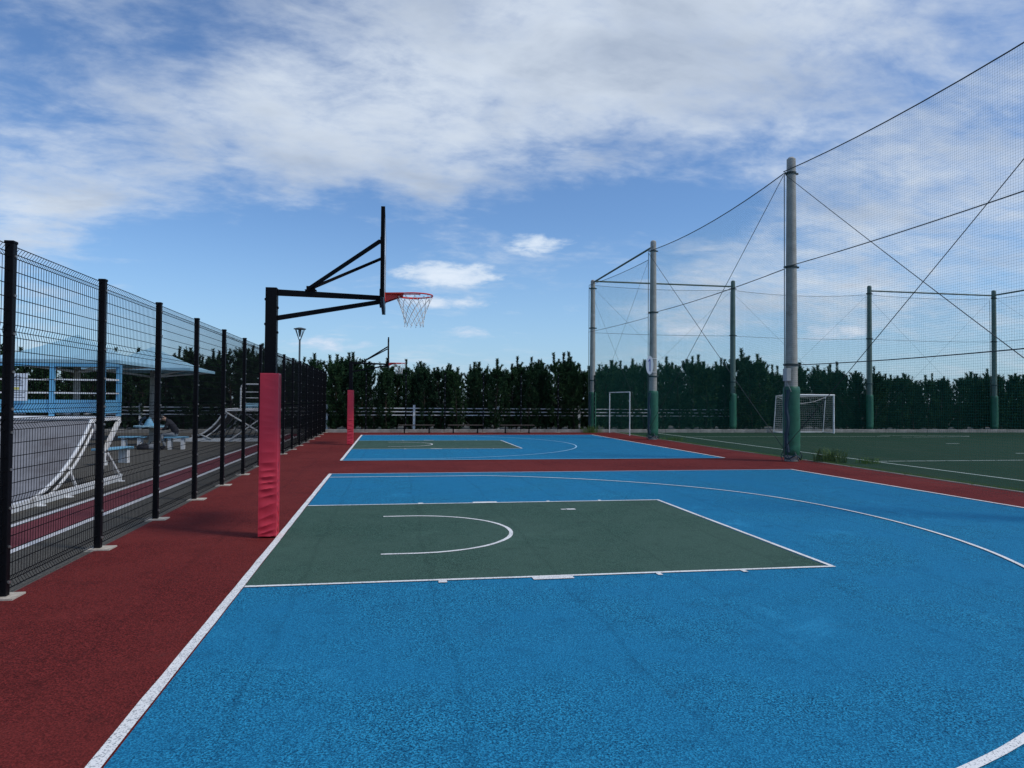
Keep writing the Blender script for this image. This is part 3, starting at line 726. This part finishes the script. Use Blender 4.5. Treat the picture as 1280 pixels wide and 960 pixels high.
# ------------------------------------------------------------------ pines
def pine(seed, H, spread):
    rg = np.random.default_rng(seed); V = []; T = []
    def brush(p, d, L, r, n, w=.024):
        p = np.array(p); d = np.array(d) / np.linalg.norm(d)
        a = np.cross(d, [0.3, .2, 1.]); a /= np.linalg.norm(a); b = np.cross(d, a)
        t = rg.random(n) ** .8 * L; th = rg.random(n) * 2 * PI
        rad = a[None] * np.cos(th)[:, None] + b[None] * np.sin(th)[:, None]
        base = p + d * t[:, None]
        dirn = d[None] * (.55 + .5 * rg.random(n))[:, None] + rad
        dirn /= np.linalg.norm(dirn, axis=1)[:, None]
        side = np.cross(dirn, rg.normal(size=(n, 3))); side /= np.linalg.norm(side, axis=1)[:, None]
        ln_ = r * (1 + .5 * rg.random(n))
        tip = base + dirn * ln_[:, None]
        o = sum(len(v) for v in V)
        V.append(np.stack([base - side * w/2, base + side * w/2, tip], 1).reshape(-1, 3))
        T.append(o + np.arange(3 * n).reshape(-1, 3))
    wood = MB(); lean = rg.normal(size=2) * .05
    tp = lambda z_: (lean[0] * z_ + .04 * math.sin(z_ * 2 + seed), lean[1] * z_ + .04 * math.cos(z_ * 1.7 + seed), z_)
    wood.tube([tp(H * q) for q in (0, .2, .4, .6, .8, .97)], [.055, .048, .04, .03, .02, .008], 6)
    z_ = .12 + .1 * rg.random()
    while z_ < H - .35:
        q = z_ / H; nb_ = 5 + (rg.random() < .5); a0 = rg.random() * 6
        rl = spread * (1.0 - .72 * q ** 3.0) * (.78 + .35 * rg.random())
        if .62 < z_ < 1.35: rl *= .62 + .45 * rg.random()
        elif z_ < .65: rl *= .75
        for k in range(nb_):
            a = a0 + 2*PI*k/nb_ + rg.normal() * .2; up = .35 + .55 * q + rg.normal() * .12
            d = np.array([math.cos(a), math.sin(a), up]); dn_ = d / np.linalg.norm(d); L = rl * (.75 + .5 * rg.random())
            p = np.array(tp(z_)); e_ = p + dn_ * L
            wood.tube([tuple(p), tuple(p + dn_ * L * .6 + [0, 0, -.02]), tuple(e_)], [.016, .011, .006], 4, False)
            brush(p + dn_ * L * .12, dn_, L * .88, .12, 64, .032)
            # upturned shoots along and at the end
            for s_ in range(4):
                f = .35 + .65 * rg.random(); sa = a + rg.normal() * 1.1
                sdv = np.array([math.cos(sa) * .55, math.sin(sa) * .55, .8 + .5 * rg.random()])
                brush(p + dn_ * L * f, sdv, .16 + .22 * rg.random(), .08, 30, .03)
            brush(e_ - dn_ * .03, dn_ * .4 + np.array([0, 0, .9]), .18 + .25 * rg.random(), .075, 34, .028)
        z_ += .27 + .12 * rg.random()
    top = np.array(tp(H - .45))
    L0 = .62 + .3 * rg.random(); brush(top, [lean[0], lean[1], 1], L0, .11, 230, .038)
    for k in range(6 + int(rg.random() * 3)):
        a = 2*PI*k/5 + rg.random(); pz = H - .42 - .45 * rg.random(); tl_ = .35 + .5 * rg.random(); brush(np.array(tp(pz)), [math.cos(a) * tl_, math.sin(a) * tl_, 1], .42 + .30 * rg.random(), .095, 120, .036)
    V_ = np.concatenate(V); T_ = np.concatenate(T)
    me = D.meshes.new('crown'); me.vertices.add(len(V_)); me.vertices.foreach_set('co', V_.ravel().astype(np.float32))
    me.loops.add(T_.size); me.loops.foreach_set('vertex_index', T_.ravel().astype(np.int32))
    me.polygons.add(len(T_)); me.polygons.foreach_set('loop_start', np.arange(0, T_.size, 3, dtype=np.int32)); me.polygons.foreach_set('loop_total', np.full(len(T_), 3, dtype=np.int32))
    me.materials.append(M['pine']); me.update(); me.validate()
    tr = wood.build('trunk', M['bark'], None, smooth=True); tm = tr.data; D.objects.remove(tr)
    return me, tm
VAR = [pine(s, h, sp) for s, h, sp in ((1, 3.3, .68), (2, 3.6, .72), (3, 3.9, .76), (4, 3.45, .68), (5, 4.2, .78), (6, 3.7, .72), (7, 4.4, .84))]
G = 'young pines in the hedge behind the far kerb'
def plant(x_, y_, vi, sc, label):
    t = thing('pine_tree', (x_, y_, -.03), label, 'tree', G, random.uniform(0, 6.28)); t.scale = (sc * random.uniform(.95, 1.12), sc * random.uniform(.95, 1.12), sc)
    for nm, me in (('trunk', VAR[vi][1]), ('crown', VAR[vi][0])):
        o = D.objects.new(nm, me); COL.objects.link(o); o.parent = t
rt = random.Random(5)
def hfun(x_):        # hedge outline along the row, from the photo
    pts = [(-24, 3.9), (-10, 4.0), (-7.6, 4.3), (-4, 4.1), (-1, 3.9), (2, 3.5), (5, 3.45), (7.5, 3.7), (10, 4.0), (14, 3.9), (18, 4.0), (21.5, 4.5), (24, 3.8), (27, 4.0), (31, 3.45), (36, 3.35), (39, 3.6), (50, 3.5)]
    for a, c in zip(pts[:-1], pts[1:]):
        if a[0] <= x_ <= c[0]: return a[1] + (c[1]-a[1]) * (x_-a[0]) / (c[0]-a[0])
    return 3.8
HH = [3.3, 3.6, 3.9, 3.45, 4.2, 3.7, 4.4]
rows = [(28.95, .88, 'front row dark green young pine standing just behind the far kerb'),
        (30.5, .85, 'middle row dark green young pine standing just behind the low white rail fence'),
        (32.7, .95, 'back row dark green young pine standing at the rear of the hedge')]
for ri, (yr, stp, lb) in enumerate(rows):
    x_ = -23. + ri * .4; cnt = {}
    while x_ < 47:
        vi = rt.randrange(7); target = .88 * hfun(x_) * rt.uniform(.90, 1.10) * (1 + .04 * ri)
        if vi == 6 and rt.random() < .5: vi = 3
        zone = ('left of the mesh fence corner' if x_ < -2 else 'behind the low benches' if x_ < 8.8 else 'behind the slim corner pole' if x_ < 16 else
                'left of the white goal' if x_ < 22.5 else 'behind the white goal' if x_ < 28 else 'right of the white goal' if x_ < 37 else 'past the far right corner pole')
        hw_ = 'lower' if target < 3.2 else 'taller' if target > 3.58 else 'mid-height'
        lb_ = f"{hw_} {('front', 'middle', 'back')[ri]}-row pine of the hedge, {zone}"
        if ri == 0:
            cnt[zone] = cnt.get(zone, 0) + 1
            on = ('first second third fourth fifth sixth seventh eighth ninth tenth eleventh twelfth thirteenth fourteenth fifteenth sixteenth seventeenth eighteenth nineteenth twentieth').split()
            k_ = cnt[zone] - 1; on = on[k_] if k_ < 20 else 'twenty ' + on[k_ - 20]
            lb_ = f"{hw_} front-row pine, {on} from the left of those {zone}"
        plant(x_ + rt.uniform(-.15, .15), yr + rt.uniform(-.3, .35), vi, target / HH[vi], lb_)
        x_ += stp * rt.uniform(.82, 1.2)

# ------------------------------------------------------------------ weeds
def weeds(loc, rad, n, h, label, seed):
    rg = random.Random(seed); b = MB()
    for i in range(n):
        a = rg.uniform(0, 6.28); rr = rad * rg.random() ** .9; px, py = rr * math.cos(a), rr * math.sin(a) * .6
        hh = h * rg.uniform(.35, 1.0); la = rg.uniform(0, 6.28); ln_ = hh * rg.uniform(.15, .9); w = rg.uniform(.003, .008)
        dx, dy = math.cos(la), math.sin(la); prev = None
        pts = [(px + dx * ln_ * q * q, py + dy * ln_ * q * q, hh * (q - .25 * q * q * q)) for q in (0, .35, .7, 1)]
        vs = []
        for q, p in zip((1, .9, .6, .05), pts): vs += [(p[0] - dy * w * q, p[1] + dx * w * q, p[2]), (p[0] + dy * w * q, p[1] - dx * w * q, p[2])]
        b.add(vs, [(0,1,3,2),(2,3,5,4),(4,5,7,6)])
    o = b.build('weed_clump', M['weed'], None, loc=loc)
    return tag(o, label, 'plant', 'weeds growing along the turf edge')
weeds((13.75, 9.45, -.02), .50, 380, .60, 'largest weed tuft, growing right of the netting pole with the grey box', 1)
weeds((14.6, 9.0, -.02), .4, 130, .25, 'thin low weeds at the right of the largest weed tuft', 4)
weeds((13.6, 20.5, -.02), .6, 200, .25, 'low weeds at the turf edge beside the pole with sign 1', 2)
weeds((11.8, 27.3, -.01), .6, 260, .55, 'dark leafy weeds at the foot of the slim far corner pole', 3)
b = MB(); rg = random.Random(9)
for i in range(9000):
    yy_ = rg.uniform(-4, 27); ex = 13.42 if yy_ < 10 else 13.2
    px = ex + abs(rg.gauss(0, .07)) ; h_ = rg.uniform(.015, .06); a = rg.uniform(0, 6.28); w = .004
    b.add([(px - w, yy_, -.02), (px + w, yy_, -.02), (px + .02 * math.cos(a), yy_ + .02 * math.sin(a), h_)], [(0, 1, 2)])
tag(b.build('edge_grass', M['weed']), 'short thin grass growing along the edging of the turf', 'grass', kind='stuff')

# ------------------------------------------------------------------ lamp post
t = thing('street_lamp', (-2.55, 22.0, 0), 'slim grey lamp post with a V-shaped head rising above the mesh fence', 'street lamp')
MB().lathe([(.055, 0), (.045, 2), (.038, 4.2)], 12).build('pole', M['lampm'], t, smooth=True)
hd = MB(); 
for a in range(4):
    an = PI/4 + a * PI/2; hd.tube([(.03*math.cos(an), .03*math.sin(an), 4.15), (.24*math.cos(an), .24*math.sin(an), 4.62)], .014, 6)
hd.build('lamp_arm', M['lampm'], t)
MB().lathe([(.10, 4.60), (.25, 4.62), (.26, 4.65), (.08, 4.70)], 16).build('lamp_head', M['lampm'], t, smooth=True)
MB().lathe([(.02, 4.30), (.04, 4.36), (.07, 4.55), (.06, 4.59)], 12).build('lamp_shade', M['lampm'], t, smooth=True)

# ------------------------------------------------------------------ skate park: quarter pipe near
def quarter(t, L0, L1, deck, H, Wd, rail_h, mirror=1):
    """side profile in local x (run) and z; width along local y from 0 to Wd. transition from x=0 to L0, deck to L1"""
    n = 14; R = (L0 * L0 + H * H) / (2 * H)
    prof = [(R * math.sin(a), R - R * math.cos(a)) for a in [math.asin(min(1, L0 / R)) * i / n for i in range(n + 1)]]
    prof = [(p[0], p[1] * H / prof[-1][1]) for p in prof]
    b = MB(); vs = []
    for yy_ in (.02, Wd - .02):
        vs += [(p[0], yy_, p[1] + .05) for p in prof] + [(p[0], yy_, p[1] + .02) for p in prof]
    m_ = n + 1
    fs = [(i, i+1, 2*m_+i+1, 2*m_+i) for i in range(n)] + [(m_+i, 3*m_+i, 3*m_+i+1, m_+i+1) for i in range(n)]
    b.add(vs, fs); b.build('riding_surface', M['grey'], t, smooth=True)
    for yy_ in (0, Wd):
        b = MB(); 
        b.tube([(p[0], yy_, p[1] + .05) for p in prof], .032, 6); b.build('curved_rim', M['white'], t, smooth=True)
        b = MB(); b.tube([(p[0] + .14, yy_, max(.05, p[1] - .06)) for p in prof[3:]], .026, 6); b.build('curved_rim', M['white'], t, smooth=True)
        b = MB(); b.beam((-.1, yy_, .07), (L1 + .05, yy_, .07), .06, .13); b.build('base_beam', M['white'], t)
    b = MB(); b.box((L0, 0, H + .0), (L1, Wd, H + .07)); b.build('deck', M['white'], t)
    b = MB(); b.tube([(L0 - .02, -.02, H + .06), (L0 - .02, Wd + .02, H + .06)], .03, 8); b.build('coping', M['white'], t)
    return prof
# near quarter pipe: faces the camera, runs along +Y, width toward -X (local y -> -X)
q1 = thing('quarter_pipe', (-4.2, 2.2, -.016), 'large white framed grey quarter pipe with blue railing, close behind the left fence', 'skate ramp', rz=PI/2)
quarter(q1, 2.95, 4.4, 1, 1.26, 3.6, 1.1)
for a, c in (((4.3, 1.25), (3.55, .65)), ((3.55, .70), (4.35, .10)), ((3.3, .10), (3.6, .68)), ((2.95, 1.25), (3.15, .95)), ((2.0, .50), (2.35, .1))):
    w = .085 if a[0] > 2.5 else .035
    for yy_ in (.0, 3.6): MB().beam((a[0], yy_, a[1]), (c[0], yy_, c[1]), .05, w, (0, 1, 0)).build('brace', M['white'], q1)
for xx in (.9, 1.9, 3.2, 4.3): MB().lathe([(.09, 0), (.09, .012), (.015, .02), (.015, .08)], 8, (xx, -.05)).build('levelling_foot', M['white'], q1)
# railing (blue posts, toe panels, white rails) along back and both sides
rl = []
for (xa, ya) in ((3.55, .04), (4.38, .04), (4.38, 1.30), (4.38, 2.5), (4.38, 3.56), (3.55, 3.56)):
    MB().box((xa - .04, ya - .04, 1.33), (xa + .04, ya + .04, 2.40)).build('rail_post', M['bluerail'], q1)
def rail(a, c, z0_, h_, th, mt, nm): MB().beam((a[0], a[1], z0_), (c[0], c[1], z0_), th, h_).build(nm, mt, q1)
for a, c in (((3.59, .04), (4.34, .04)), ((4.38, .08), (4.38, 1.26)), ((4.38, 1.34), (4.38, 2.46)), ((4.38, 2.54), (4.38, 3.52)), ((3.59, 3.56), (4.34, 3.56))):
    rail(a, c, 1.53, .26, .02, M['bluerail'], 'toe_panel'); rail(a, c, 1.80, .03, .03, M['white'], 'rail')
    rail(a, c, 2.07, .03, .03, M['white'], 'rail'); rail(a, c, 2.37, .06, .05, M['bluerail'], 'top_rail')
for k_, (xa, lb) in enumerate(((-6.45, 'left white rule board with small print on the ramp railing'), (-5.93, 'right white rule board with small print on the ramp railing'))):
    s_ = thing('notice_board', (xa - .36 * 0, 6.50, 1.62), lb, 'sign', 'rule boards on the quarter pipe railing')
    w_ = .34 if k_ else .34
    MB().box((-w_, 0, 0), (0, .02, .55)).build('board', M['sign'], s_)
    pr = MB()
    for r_ in range(3): pr.box((-w_ + .05, -.004, .06 + r_ * .05), (-.04 - .04 * (r_ % 2), -.001, .07 + r_ * .05))
    for r_ in range(4): pr.box((-w_ + .08, -.004, .30 + r_ * .035), (-.07 - .03 * (r_ % 2), -.001, .312 + r_ * .035))
    pr.tube([(-.17 + .05*math.cos(a), -.003, .46 + .04*math.sin(a)) for a in [2*PI*i/12 for i in range(12)]], .007, 4, closed=True)
    pr.build('lettering', M['print'], s_)
    MB().box((-w_ + .03, -.003, .22), (-.14, -.0005, .27)).build('yellow_panel', M['yellow'], s_)

# far quarter pipe: rises to the right
q2 = thing('quarter_pipe', (-6.9, 20.2, -.016), 'farther dark quarter pipe with crossed white braces, seen left of the near hoop pad', 'skate ramp')
quarter(q2, 1.75, 3.6, 1, 1.2, 2.6, 1.0)
for yy_ in (0, 2.6):
    for a, c in (((1.8, 1.18), (3.5, .12)), ((3.5, 1.18), (2.05, .12)), ((.85, .3), (1.3, .1))):
        MB().beam((a[0], yy_ - .03, a[1]), (c[0], yy_ - .03, c[1]), .04, .10 if a[0] > 1 else .04, (0, 1, 0)).build('brace', M['white'], q2)
b = MB()
for k in range(9): b.beam((1.7 + k*.2, 1.3, 1.18), (1.1 + k*.22, 1.3, .12), .03, .04, (0, 1, 0))
b.build('under_frame', M['lampm'], q2)
rr_ = [(2.35, .05, 1.27), (2.35, .05, 2.1), (2.38, .05, 2.2), (2.46, .05, 2.26), (3.4, .05, 2.26), (3.52, .05, 2.2), (3.55, .05, 2.1), (3.55, .05, 1.27)]
MB().tube(rr_, .03, 8).build('guard_rail', M['white'], q2, smooth=True)
for zq in (1.95, 1.72): MB().tube([(2.36, .05, zq), (3.54, .05, zq)], .016, 6).build('rail', M['white'], q2)
MB().box((2.42, .04, 1.33), (3.5, .06, 1.52)).build('toe_panel', M['tent'], q2)

# ------------------------------------------------------------------ shelters
def shelter(x_, y_, label):
    t = thing('sun_shelter', (x_, y_, -.016), label, 'shelter', 'pale blue pyramid roofed sun shelters')
    MB().lathe([(.11, 0), (.10, 1.5), (.10, 2.95)], 14).build('post', M['concrete'], t, smooth=True)
    b = MB(); n = 10; h = 1.95
    def zf(u): return 2.84 + .92 * (1 - u) ** 1.35
    rings = []
    vs = []
    for i in range(n + 1):
        u = i / n; r_ = h * u
        for (a, c) in ((-1, -1), (1, -1), (1, 1), (-1, 1)): vs.append((a * r_, c * r_, zf(u)))
        # midpoints slightly lower than the hips
        for (a, c) in ((0, -1), (1, 0), (0, 1), (-1, 0)): vs.append((a * r_, c * r_, zf(u) - .03 * u))
    order = [0, 4, 1, 5, 2, 6, 3, 7]
    fs = []
    for i in range(n):
        for k in range(8): fs.append((i*8+order[k], i*8+order[(k+1)%8], (i+1)*8+order[(k+1)%8], (i+1)*8+order[k]))
    b.add(vs, fs); rf = b.build('roof', M['tent'], t)
    sm = rf.modifiers.new('thick', 'SOLIDIFY'); sm.thickness = .03
    b = MB()
    for (a, c), (a2, c2) in zip(((-1,-1),(1,-1),(1,1),(-1,1)), ((1,-1),(1,1),(-1,1),(-1,-1))): b.beam((a*h, c*h, 2.81), (a2*h, c2*h, 2.81), .03, .10)
    b.build('eave_trim', M['tent'], t)
    for (a, c) in ((-1,-1),(1,-1),(1,1),(-1,1)): MB().beam((a*.08, c*.08, 2.55), (a*h*.92, c*h*.92, 2.80), .05, .06).build('strut', M['white'], t)
shelter(-9.0, 16.5, 'nearer pale blue pyramid shelter roof seen above the quarter pipe railing')
shelter(-8.35, 22.0, 'farther pale blue pyramid shelter on a concrete post, its right eave free against the pines')

# ------------------------------------------------------------------ tables and benches of the skate area
def block_bench(x_, y_, rz, L, label, h=.42, leg='white'):
    t = thing('park_bench', (x_, y_, -.016), label, 'bench', 'blue topped benches in the skate area', rz)
    MB().box((-L/2, -.17, h - .05), (L/2, .17, h)).build('seat', M['bluetop'], t, bevel=.01)
    for s_ in (-1, 1): MB().box((s_*(L/2 - .16) - .05, -.13, 0), (s_*(L/2 - .16) + .05, .13, h - .05)).build('leg', M['white'], t)
block_bench(-5.72, 16.0, .1, .72, 'blue topped bench that the seated person is sitting on')
block_bench(-7.15, 16.2, .0, .8, 'blue topped bench left of the bags lying on the ground')
block_bench(-5.75, 10.6, 1.2, 1.1, 'nearest blue topped bench, just behind the corner of the large ramp')
t = thing('park_table', (-7.2, 18.3, -.016), 'pale blue round park table beside the seated person', 'table')
MB().lathe([(.56, .64), (.60, .65), (.60, .69), (.58, .70)], 28).build('tabletop', M['tent'], t)
MB().lathe([(.22, 0), (.12, .08), (.08, .5), (.15, .64)], 18).build('pedestal', M['concrete'], t, smooth=True)
t = thing('draped_bag', (-7.3, 18.25, .685), 'pale blue and dark cloth bag heaped on the round table', 'bag')
b = MB(); b.lathe([(.16, 0), (.15, .06), (.10, .15), (.06, .24), (.03, .28)], 14)
for i, v_ in enumerate(b.v): b.v[i] = (v_[0] * (1 + .12 * math.sin(9 * v_[2] + 5 * v_[0])) + .1 * v_[2], v_[1] * .8, v_[2])
b.build('cloth', M['bluetop'], t, smooth=True)
MB().tube([(-.2, 0, .02), (-.28, -.05, .1), (-.22, -.08, .22), (-.08, -.05, .3)], .05, 7).build('dark_sleeve', M['navy'], t, smooth=True)

# bags on the ground
def lump(name, loc, sx, sy, sz, mt, seed, parent=None):
    bm = bmesh.new(); bmesh.ops.create_icosphere(bm, subdivisions=3, radius=1); rg = random.Random(seed); a = rg.random() * 9
    for v_ in bm.verts:
        c = v_.co; k = 1 + .10 * math.sin(c.x * 4 + a) * math.sin(c.y * 5 + a) + .05 * math.sin(c.z * 9 + c.x * 6)
        v_.co = Vector((c.x * sx * k, c.y * sy * k, max(-.5, c.z) * sz * k + sz * .5))
    me = D.meshes.new(name); bm.to_mesh(me); bm.free(); me.materials.append(mt)
    me.polygons.foreach_set('use_smooth', [True] * len(me.polygons))
    o = D.objects.new(name, me); COL.objects.link(o); o.location = loc; o.parent = parent; return o
M['darkcloth'] = mat('dark_cloth', (.018, .018, .024), .9, 0, .3, 12)
M['greycloth'] = mat('grey_cloth', (.26, .27, .28), .9, 0, .2, 12)
M['skin'] = mat('skin', (.42, .25, .17), .55)
M['hair'] = mat('black_hair', (.010, .009, .008), .5)
for (lx, ly, mt, lb, sd_) in ((-6.72, 15.9, 'darkcloth', 'black sports bag lying leftmost on the pavement by the bench', 1), (-6.42, 15.95, 'greycloth', 'grey sports bag lying between the black bag and the seated person', 2)):
    t = thing('sports_bag', (lx, ly, -.012), lb, 'bag', 'bags dropped beside the seated person')
    lump('bag_body', (0, 0, 0), .20, .14, .13, M[mt], sd_, t)
    MB().tube([(-.12, 0, .15), (-.08, -.03, .24), (.06, -.03, .25), (.11, 0, .16)], .012, 6).build('handle', M['darkcloth'], t)

# ------------------------------------------------------------------ seated person (bent forward, facing left)
pt = thing('person', (-5.72, 16.0, -.016), 'person in a dark top and grey trousers sitting bent forward on a blue topped bench', 'person', None)
J = {'pelvis': ((0, 0, .52), .125), 'belly': ((-.05, 0, .66), .125), 'chest': ((-.17, 0, .83), .145), 'neckb': ((-.28, 0, .95), .075), 'neck': ((-.35, 0, .985), .052), 'headc': ((-.43, 0, 1.02), .085), 'crown': ((-.50, 0, 1.06), .078)}
EDG = [('pelvis', 'belly'), ('belly', 'chest'), ('chest', 'neckb'), ('neckb', 'neck'), ('neck', 'headc'), ('headc', 'crown')]
for s_, sg_ in (('L', -1), ('R', 1)):
    J['hip' + s_] = ((-.03, sg_ * .09, .50), .088); J['knee' + s_] = ((-.43, sg_ * (.12 + .02 * sg_), .50), .062); J['calf' + s_] = ((-.40, sg_ * .12, .33), .055); J['ank' + s_] = ((-.36 - .06 * sg_, sg_ * .12, .09), .038)
    J['toe' + s_] = ((-.52 - .06 * sg_, sg_ * .13, .045), .038)
    J['sho' + s_] = ((-.22, sg_ * .18, .90), .062); J['elb' + s_] = ((-.33, sg_ * .23, .66), .045); J['wri' + s_] = ((-.52, sg_ * .10, .68), .029); J['palm' + s_] = ((-.57, sg_ * .06, .69), .030)
    EDG += [('pelvis', 'hip' + s_), ('hip' + s_, 'knee' + s_), ('knee' + s_, 'calf' + s_), ('calf' + s_, 'ank' + s_), ('ank' + s_, 'toe' + s_), ('chest', 'sho' + s_), ('sho' + s_, 'elb' + s_), ('elb' + s_, 'wri' + s_), ('wri' + s_, 'palm' + s_)]
    for k in range(5):
        ax = -.62 - (.01 if k in (1, 2) else 0); ay = sg_ * (.03 + .017 * k) if k < 4 else sg_ * .03
        J[f'f{k}{s_}'] = ((ax + (.03 if k == 4 else 0), ay, .70 + (.02 if k == 4 else 0)), .009); J[f'g{k}{s_}'] = ((ax - .025 + (.03 if k == 4 else 0), ay - sg_ * .005, .675 + (.03 if k == 4 else 0)), .008)
        EDG += [('palm' + s_, f'f{k}{s_}'), (f'f{k}{s_}', f'g{k}{s_}')]
names = list(J); me = D.meshes.new('body'); me.from_pydata([J[k][0] for k in names], [(names.index(a), names.index(c)) for a, c in EDG], [])
bo = D.objects.new('body', me); COL.objects.link(bo)
sk = bo.modifiers.new('skin', 'SKIN'); ss = bo.modifiers.new('sub', 'SUBSURF'); ss.levels = ss.render_levels = 2
for i, k in enumerate(names):
    r_ = J[k][1]; me.skin_vertices[0].data[i].radius = (r_, r_); me.skin_vertices[0].data[i].use_root = (k == 'pelvis')
dg = bpy.context.evaluated_depsgraph_get(); em = D.meshes.new_from_object(bo.evaluated_get(dg)); em.name = 'body'
bo.modifiers.clear(); bo.data = em; bo.parent = pt
em.materials.clear()
for k in ('darkcloth', 'greycloth', 'skin'): em.materials.append(M[k])
for p_ in em.polygons:
    c = p_.center; p_.use_smooth = True
    if c.x < -.33 and c.z > .93 or (c.x < -.40 and .56 < c.z < .80): p_.material_index = 2
    elif c.z < .56 and (c.x < -.02 or c.z < .50): p_.material_index = 1 if c.z > .11 else 0
    elif c.z < .50: p_.material_index = 1
    else: p_.material_index = 0
hr = lump('hair', (-.455, 0, .975), .115, .095, .115, M['hair'], 4, pt); hr.rotation_euler.y = -.7
fc = MB(); fc.tube([(-.50, 0, .955), (-.535, 0, .935), (-.50, 0, .915)], [.008, .015, .010], 6); fc.build('nose', M['skin'], pt)
for s_ in (-1, 1): lump('ear', (-.42, s_ * .088, .99), .022, .010, .03, M['skin'], 2, pt)
